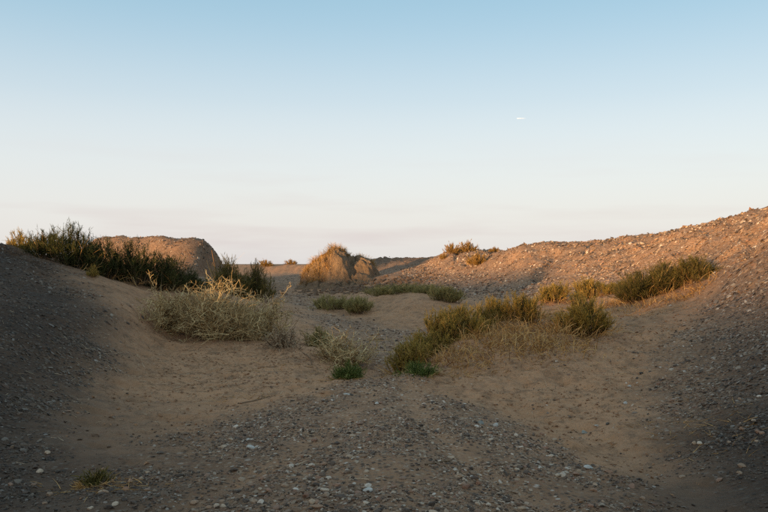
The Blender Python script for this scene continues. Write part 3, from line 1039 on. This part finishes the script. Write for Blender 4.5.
GT = 'fresh green tufts on the wash floor'
T1 = leafy_tuft(531, 'green_tuft', .46, .34, 260, 70)
T2 = leafy_tuft(532, 'green_tuft', .62, .19, 200, 60)
T3 = leafy_tuft(533, 'green_tuft', .30, .11, 45, 320)
spawn(T1, 347, 10.7, 'bright green leafy tuft at the left of the gap in the wash', 'plant', GT)
spawn(T2, 420, 10.35, 'bright green low tuft at the foot of the right dune shrubs', 'plant', GT)
for ch in T3.children:
    if ch.name.startswith('foliage'):
        ch.data.materials[0] = M['deep']
spawn(T3, 98, 5.75, 'green tuft with dry stems in the dark bottom left corner', 'plant', GT)

GR = 'olive shrubs on the right dune'
RA = broom_shrub(541, 'broom_shrub', M['olive'], .84, .50, 130, 16, 170)
RB = broom_shrub(542, 'broom_shrub', M['olive'], .98, .58, 150, 16, 220)
RC = broom_shrub(543, 'broom_shrub', M['olive'], 1.08, .64, 170, 17, 240)
RD = broom_shrub(544, 'broom_shrub', M['deep'], 1.3, .80, 180, 17, 200)
spawn(RA, 411, 11.3, 'olive shrub lowest on the right dune, just behind the green tuft', 'shrub', GR, turn=.2)
spawn(RA, 431, 11.8, 'olive shrub second up the dune edge from the gap', 'shrub', GR, turn=2.0, scale=(.95, .95, 1))
spawn(RB, 461, 12.5, 'broad olive shrub midway up the left edge of the right dune', 'shrub', GR, turn=.8)
spawn(RB, 491, 13.4, 'straw-mixed olive shrub at the crest of the right dune', 'shrub', GR, turn=3.3, scale=(.8, .8, .95))
spawn(RA, 525, 13.2, 'upright olive shrub between the dune crest and the large round shrub', 'shrub', GR, turn=4.5, scale=(.85, .85, 1.1))
spawn(RA, 446, 12.2, 'olive shrub filling between second and broad shrubs on dune edge', 'shrub', GR, turn=3.7, scale=(1, 1, 1.05))
spawn(RC, 582, 12.5, 'large round olive shrub in the middle of the right dune', 'shrub', GR, turn=1.2)
spawn(RA, 553, 19.4, 'small straw-coloured shrub at the foot of the right gravel hill', 'shrub', GR, turn=.9, scale=(1.1, 1.1, 1.0))
spawn(RA, 588, 19.2, 'small upright shrub behind the large round dune shrub', 'shrub', GR, turn=5.5, scale=(1.1, 1.1, 1.05))
spawn(RA, 612, 19.0, 'lowest small shrub left of the dense green hill-foot shrubs', 'shrub', GR, turn=1.5, scale=(1, 1, .6))
spawn(RD, 640, 16.6, 'dense green shrub at the hill foot, left of three', 'shrub', GR, turn=.5, scale=(1, 1, .85))
spawn(RD, 664, 16.5, 'dense green shrub at the hill foot, middle of three', 'shrub', GR, turn=2.6, scale=(.85, .8, .85))
spawn(RD, 694, 16.2, 'dense dark green shrub at the hill foot, right of three', 'shrub', GR, turn=4.0, scale=(.8, .85, .7))

GM = 'grey-green shrubs on the low mid-wash hummock'
MA = broom_shrub(551, 'broom_shrub', M['greygreen'], 1.6, .42, 120, 14, 30, .012)
MB_ = broom_shrub(552, 'broom_shrub', M['greygreen'], 1.35, .5, 120, 14, 30, .012)
spawn(MA, 333, 24.6, 'low grey-green shrub at the left end of the mid-wash hummock', 'shrub', GM)
spawn(MB_, 359, 23.6, 'grey-green shrub below the sand mound, second on the hummock', 'shrub', GM, turn=1.0)
spawn(MA, 384, 26, 'flat grey-green shrub on the hummock crest, left of two', 'shrub', GM, turn=2.1, scale=(1, 1, .75))
spawn(MA, 409, 26.3, 'flat grey-green shrub on the hummock crest, right of two', 'shrub', GM, turn=4.0, scale=(1.1, 1, .7))
spawn(MB_, 445, 23.6, 'darker round shrub at the right end of the mid-wash hummock', 'shrub', GM, turn=3.0, scale=(.95, .95, 1))
spawn(MA, 430, 25.5, 'thin low shrub left of the round shrub on the hummock', 'shrub', GM, turn=5.0, scale=(.8, .8, .7))

GG = 'golden shrubs along the far right ridge'
GA = broom_shrub(561, 'broom_shrub', M['gold'], 1.15, .72, 80, 13, 30, .02)
spawn(GA, 452, 43, 'golden shrub on the far ridge, left of the pair', 'shrub', GG, scale=(.85, .85, .9))
spawn(GA, 468, 43, 'golden shrub on the far ridge, right and taller of the pair', 'shrub', GG, turn=2.0, scale=(1, 1, 1.0))
spawn(GA, 443, 42.5, 'tiny golden shrub left of the pair on the far ridge', 'shrub', GG, turn=3.0, scale=(.4, .4, .5))
spawn(GA, 494, 42.2, 'small dull shrub right of the golden pair on the far ridge', 'shrub', GG, turn=4.0, scale=(.5, .5, .45))
spawn(GA, 477, 38.5, 'golden shrub lower on the far slope beneath the ridge pair', 'shrub', GG, turn=5.0, scale=(.95, .95, .95))
spawn(GA, 266, 74, 'orange dry shrub in the far gap, beside the dark shrub', 'shrub', GG, turn=.5, scale=(1.3, 1.3, 1.0))
spawn(GA, 291, 75, 'orange dry shrub in the far gap, near the sand mound', 'shrub', GG, turn=1.5, scale=(1.1, 1.1, .8))

# dry grass on the mound cap
GC = 'dry grass clumps capping the sand mound'

def grass_patch(seed, name, mat, px, Y, rx, ry, n, L, label, cat, group, upright=.6, lie=.5, width=.012):
    """strands rooted on the surface, leaning out along its slope"""
    r = np.random.default_rng(seed)
    X = wx(px, Y)
    x = X + rx * np.clip(r.standard_normal(n), -2, 2) * .5
    y = Y + ry * np.clip(r.standard_normal(n), -2, 2) * .5
    z = surf(x, y)
    e = .12
    zx = np.clip((surf(x + e, y) - surf(x - e, y)) / (2 * e), -2, 2)
    zy = np.clip((surf(x, y + e) - surf(x, y - e)) / (2 * e), -2, 2)
    nrm = unit(np.stack([-zx, -zy, np.ones(n)], 1))
    z0 = float(surf(X, Y)[0])
    d = nrm * .7 + np.array([0, 0, upright]) + lie * r.standard_normal((n, 3))
    P = walk(r, np.stack([x - X, y - Y, z - z0 - .03], 1), d, r.uniform(.2, 1.15, n) * L, 4, .24, -.14)
    g = Geo()
    g.add(r, P, width, width * .4, 2)
    o = empty(name, (X, Y, z0))
    g.build('blades', M[mat], o)['kind'] = 'stuff'
    tag(o, label, cat, group)
    return o

for i, (mt, px, Y, lab, w, L) in enumerate([
    ('straw', 306, 42.7, 'dry grass clump on the left shoulder of the sand mound', .5, .38),
    ('gold', 312, 42.4, 'dry grass clump on the upper left side of the sand mound', .6, .42),
    ('straw', 320, 42.5, 'dry grass clump left of the sand mound summit', .7, .45),
    ('gold', 329, 42.7, 'dry grass clump just left of the sand mound top', .7, .45),
    ('straw', 338, 43.0, 'dry grass clump on the very top of the sand mound', .6, .42),
    ('gold', 346, 43.2, 'dry grass clump just right of the sand mound top', .4, .3),
    ('straw', 359, 43.7, 'dry grass clump on the right arm of the sand mound', .6, .28),
    ('gold', 371, 43.7, 'reddish dry grass clump at the right end of the sand mound', .45, .42),
    ('gold', 315, 41.8, 'dry grass clump hanging down the front left of the sand mound', .55, .36),
    ('straw', 325, 41.9, 'dry grass clump on the front of the sand mound below its top', .6, .38)]):
    grass_patch(600 + i, 'dry_grass_clump', mt, px, Y, w * .8, w * .6, 300, L * .9, lab, 'grass', GC, .6, .4, .014)

GD = 'flattened straw clumps on the right dune'
for i, (px, Y, lab, rx, ry, n, L) in enumerate([
    (548, 11.5, 'broad flattened straw clump below the large round dune shrub', .65, .5, 900, .26),
    (518, 11.4, 'flattened straw clump left of the broad straw clump', .55, .5, 700, .26),
    (560, 12.3, 'straw clump at the left foot of the large round dune shrub', .5, .4, 600, .32),
    (482, 11.8, 'straw clump below the broad olive shrub on the dune', .5, .45, 600, .28),
    (503, 12.7, 'straw clump between dune crest shrub and upright shrub', .5, .5, 600, .34),
    (446, 11.1, 'small straw clump at the dune edge by the lowest shrubs', .35, .35, 350, .26),
    (650, 15.6, 'straw fringe below the dense green hill-foot shrubs', .9, .25, 500, .24),
    (692, 15.5, 'straw fringe below the right dense dark shrub', .5, .25, 300, .24),
    (532, 14.6, 'straw clump behind the upright dune shrub', .6, .6, 500, .36),
    (615, 16.8, 'thin straw strip left of the dense green shrubs', .5, .4, 350, .28),
    (470, 10.8, 'straw-strewn patch low on the left face of the dune', .45, .3, 350, .2)]):
    grass_patch(640 + i, 'straw_clump', 'straw', px, Y, rx * 1.1, ry * 1.3, n, L * 1.0, lab, 'straw', GD, -.05, .85, .012)

# loose straw and twigs lying about
def litter(name, mat, spots, wmin, wmax, lmin, lmax):
    g = Geo()
    r = np.random.default_rng(77)
    for (px, Y, sxx, syy, n) in spots:
        x = r.normal(wx(px, Y), sxx, n)
        y = r.normal(Y, syy, n)
        a = r.random(n) * 6.283
        L = r.uniform(lmin, lmax, n)
        m = 4
        P = np.empty((n, m, 3))
        bend = r.normal(0, .5, n)
        cx, cy = x.copy(), y.copy()
        for k in range(m):
            P[:, k, 0], P[:, k, 1] = cx, cy
            cx = cx + np.cos(a) * L / m
            cy = cy + np.sin(a) * L / m
            a = a + bend / m
        z = surf(P[..., 0].ravel(), P[..., 1].ravel()).reshape(n, m) + .006
        z = z + (r.random(n) ** 3 * .05)[:, None] * np.linspace(0, 1, m)[None]
        P[..., 2] = z
        g.add(r, P, r.uniform(wmin, wmax, n), wmin * .5, 3)
    o = g.build(name, M[mat], ground)
    o['kind'] = 'stuff'

litter('straw_litter', 'straw', [(545, 12.6, .55, .6, 700), (490, 12.0, .5, .6, 500), (520, 11.2, .7, .5, 350), (470, 11.2, .4, .3, 250), (600, 12.5, .6, .6, 200),
                                 (650, 15, .6, .4, 250), (560, 14.5, .6, .6, 300), (520, 17, .8, .8, 250), (700, 7.3, .5, .5, 120), (445, 10.4, .35, .15, 160),
                                 (345, 10.5, .3, .15, 60), (300, 11.5, .5, .3, 80), (430, 22, 1.2, .8, 200), (250, 9.3, .35, .12, 40), (100, 5.6, .22, .1, 60)], .003, .007, .04, .24)
litter('twig_litter', 'dead', [(230, 12.4, 1.0, .5, 260), (160, 11.5, .9, .7, 240), (290, 12.4, .4, .3, 120), (200, 10.3, .4, .12, 50), (120, 10.3, .7, .6, 160), (384, 7, 1.2, 1.4, 90),
                               (540, 12.4, .5, .4, 200), (250, 10.8, .25, .1, 40), (330, 11.6, .3, .2, 60), (640, 8.5, .6, 1, 60), (90, 8.3, .6, .5, 80), (250, 10.5, 1.2, 1.2, 700), (580, 10.5, 1.0, 1.2, 600), (384, 9, 2.0, 1.5, 300)], .003, .008, .02, .16)

def stick(pts, w, label):
    r = np.random.default_rng(5)
    P = np.array([[(wx(a, Y), Y, 0.) for a, Y in pts]])
    P[0, :, 2] = surf(P[0, :, 0], P[0, :, 1]) + w * .6
    g = Geo()
    g.add(r, P, w, w * .6, 5)
    k = P.shape[1] // 2
    b = walk(r, P[:, k], unit(P[:, -1] - P[:, 0]) + np.array([.2, .5, .15]), np.array([.09]), 3, .2)
    g.add(r, b, w * .7, w * .4, 5)
    o = g.build('stick', M['dead'], None)
    tag(o, label, 'stick', 'dead sticks on the wash floor')

stick([(425, 5.75), (433, 5.8), (441, 5.87), (449, 5.92), (455, 6.0)], .014, 'thin dead stick lying on the gravel bar right of centre')
stick([(238, 9.0), (250, 9.05), (262, 9.1), (270, 9.2)], .016, 'curved dead stick lying on sand at the left edge of the gravel')
stick([(303, 12.7), (308, 12.45), (311, 12.2), (312, 11.9)], .018, 'dead stick hanging down the sand under the dead brown tangle')

# ------------------------------------------------------------------ short vapour trail of an aircraft
D = 6000.0
seg, sd = 24, 10
t = np.linspace(0, 1, seg)
Lm = 10.0 / F * D
rad = (1.1 / F * D * .5) * np.clip(t * 5, 0, 1) ** .8 * (1 - t) ** .9 + .1
ang = np.arange(sd) * 6.2832 / sd
V = np.stack([np.repeat(-t * Lm, sd).reshape(seg, sd) * -1, rad[:, None] * np.cos(ang)[None], rad[:, None] * np.sin(ang)[None]], -1)
V = V + .12 * rad[:, None, None] * rng.standard_normal((seg, sd, 3)) * np.array([0, 1, 1])
ii = np.arange(seg * sd).reshape(seg, sd)
q = np.stack([ii[:-1], ii[1:], np.roll(ii, -1, 1)[1:], np.roll(ii, -1, 1)[:-1]], -1).reshape(-1, 4)
ct = build('vapour_trail', V.reshape(-1, 3), q, M['vapour'], smooth=True)
ct.location = (wx(517, D), D, wz(118, D))
ct.rotation_euler = (0, radians(-2), radians(12))
tag(ct, 'short white aircraft vapour trail high in the pale sky', 'vapour trail')
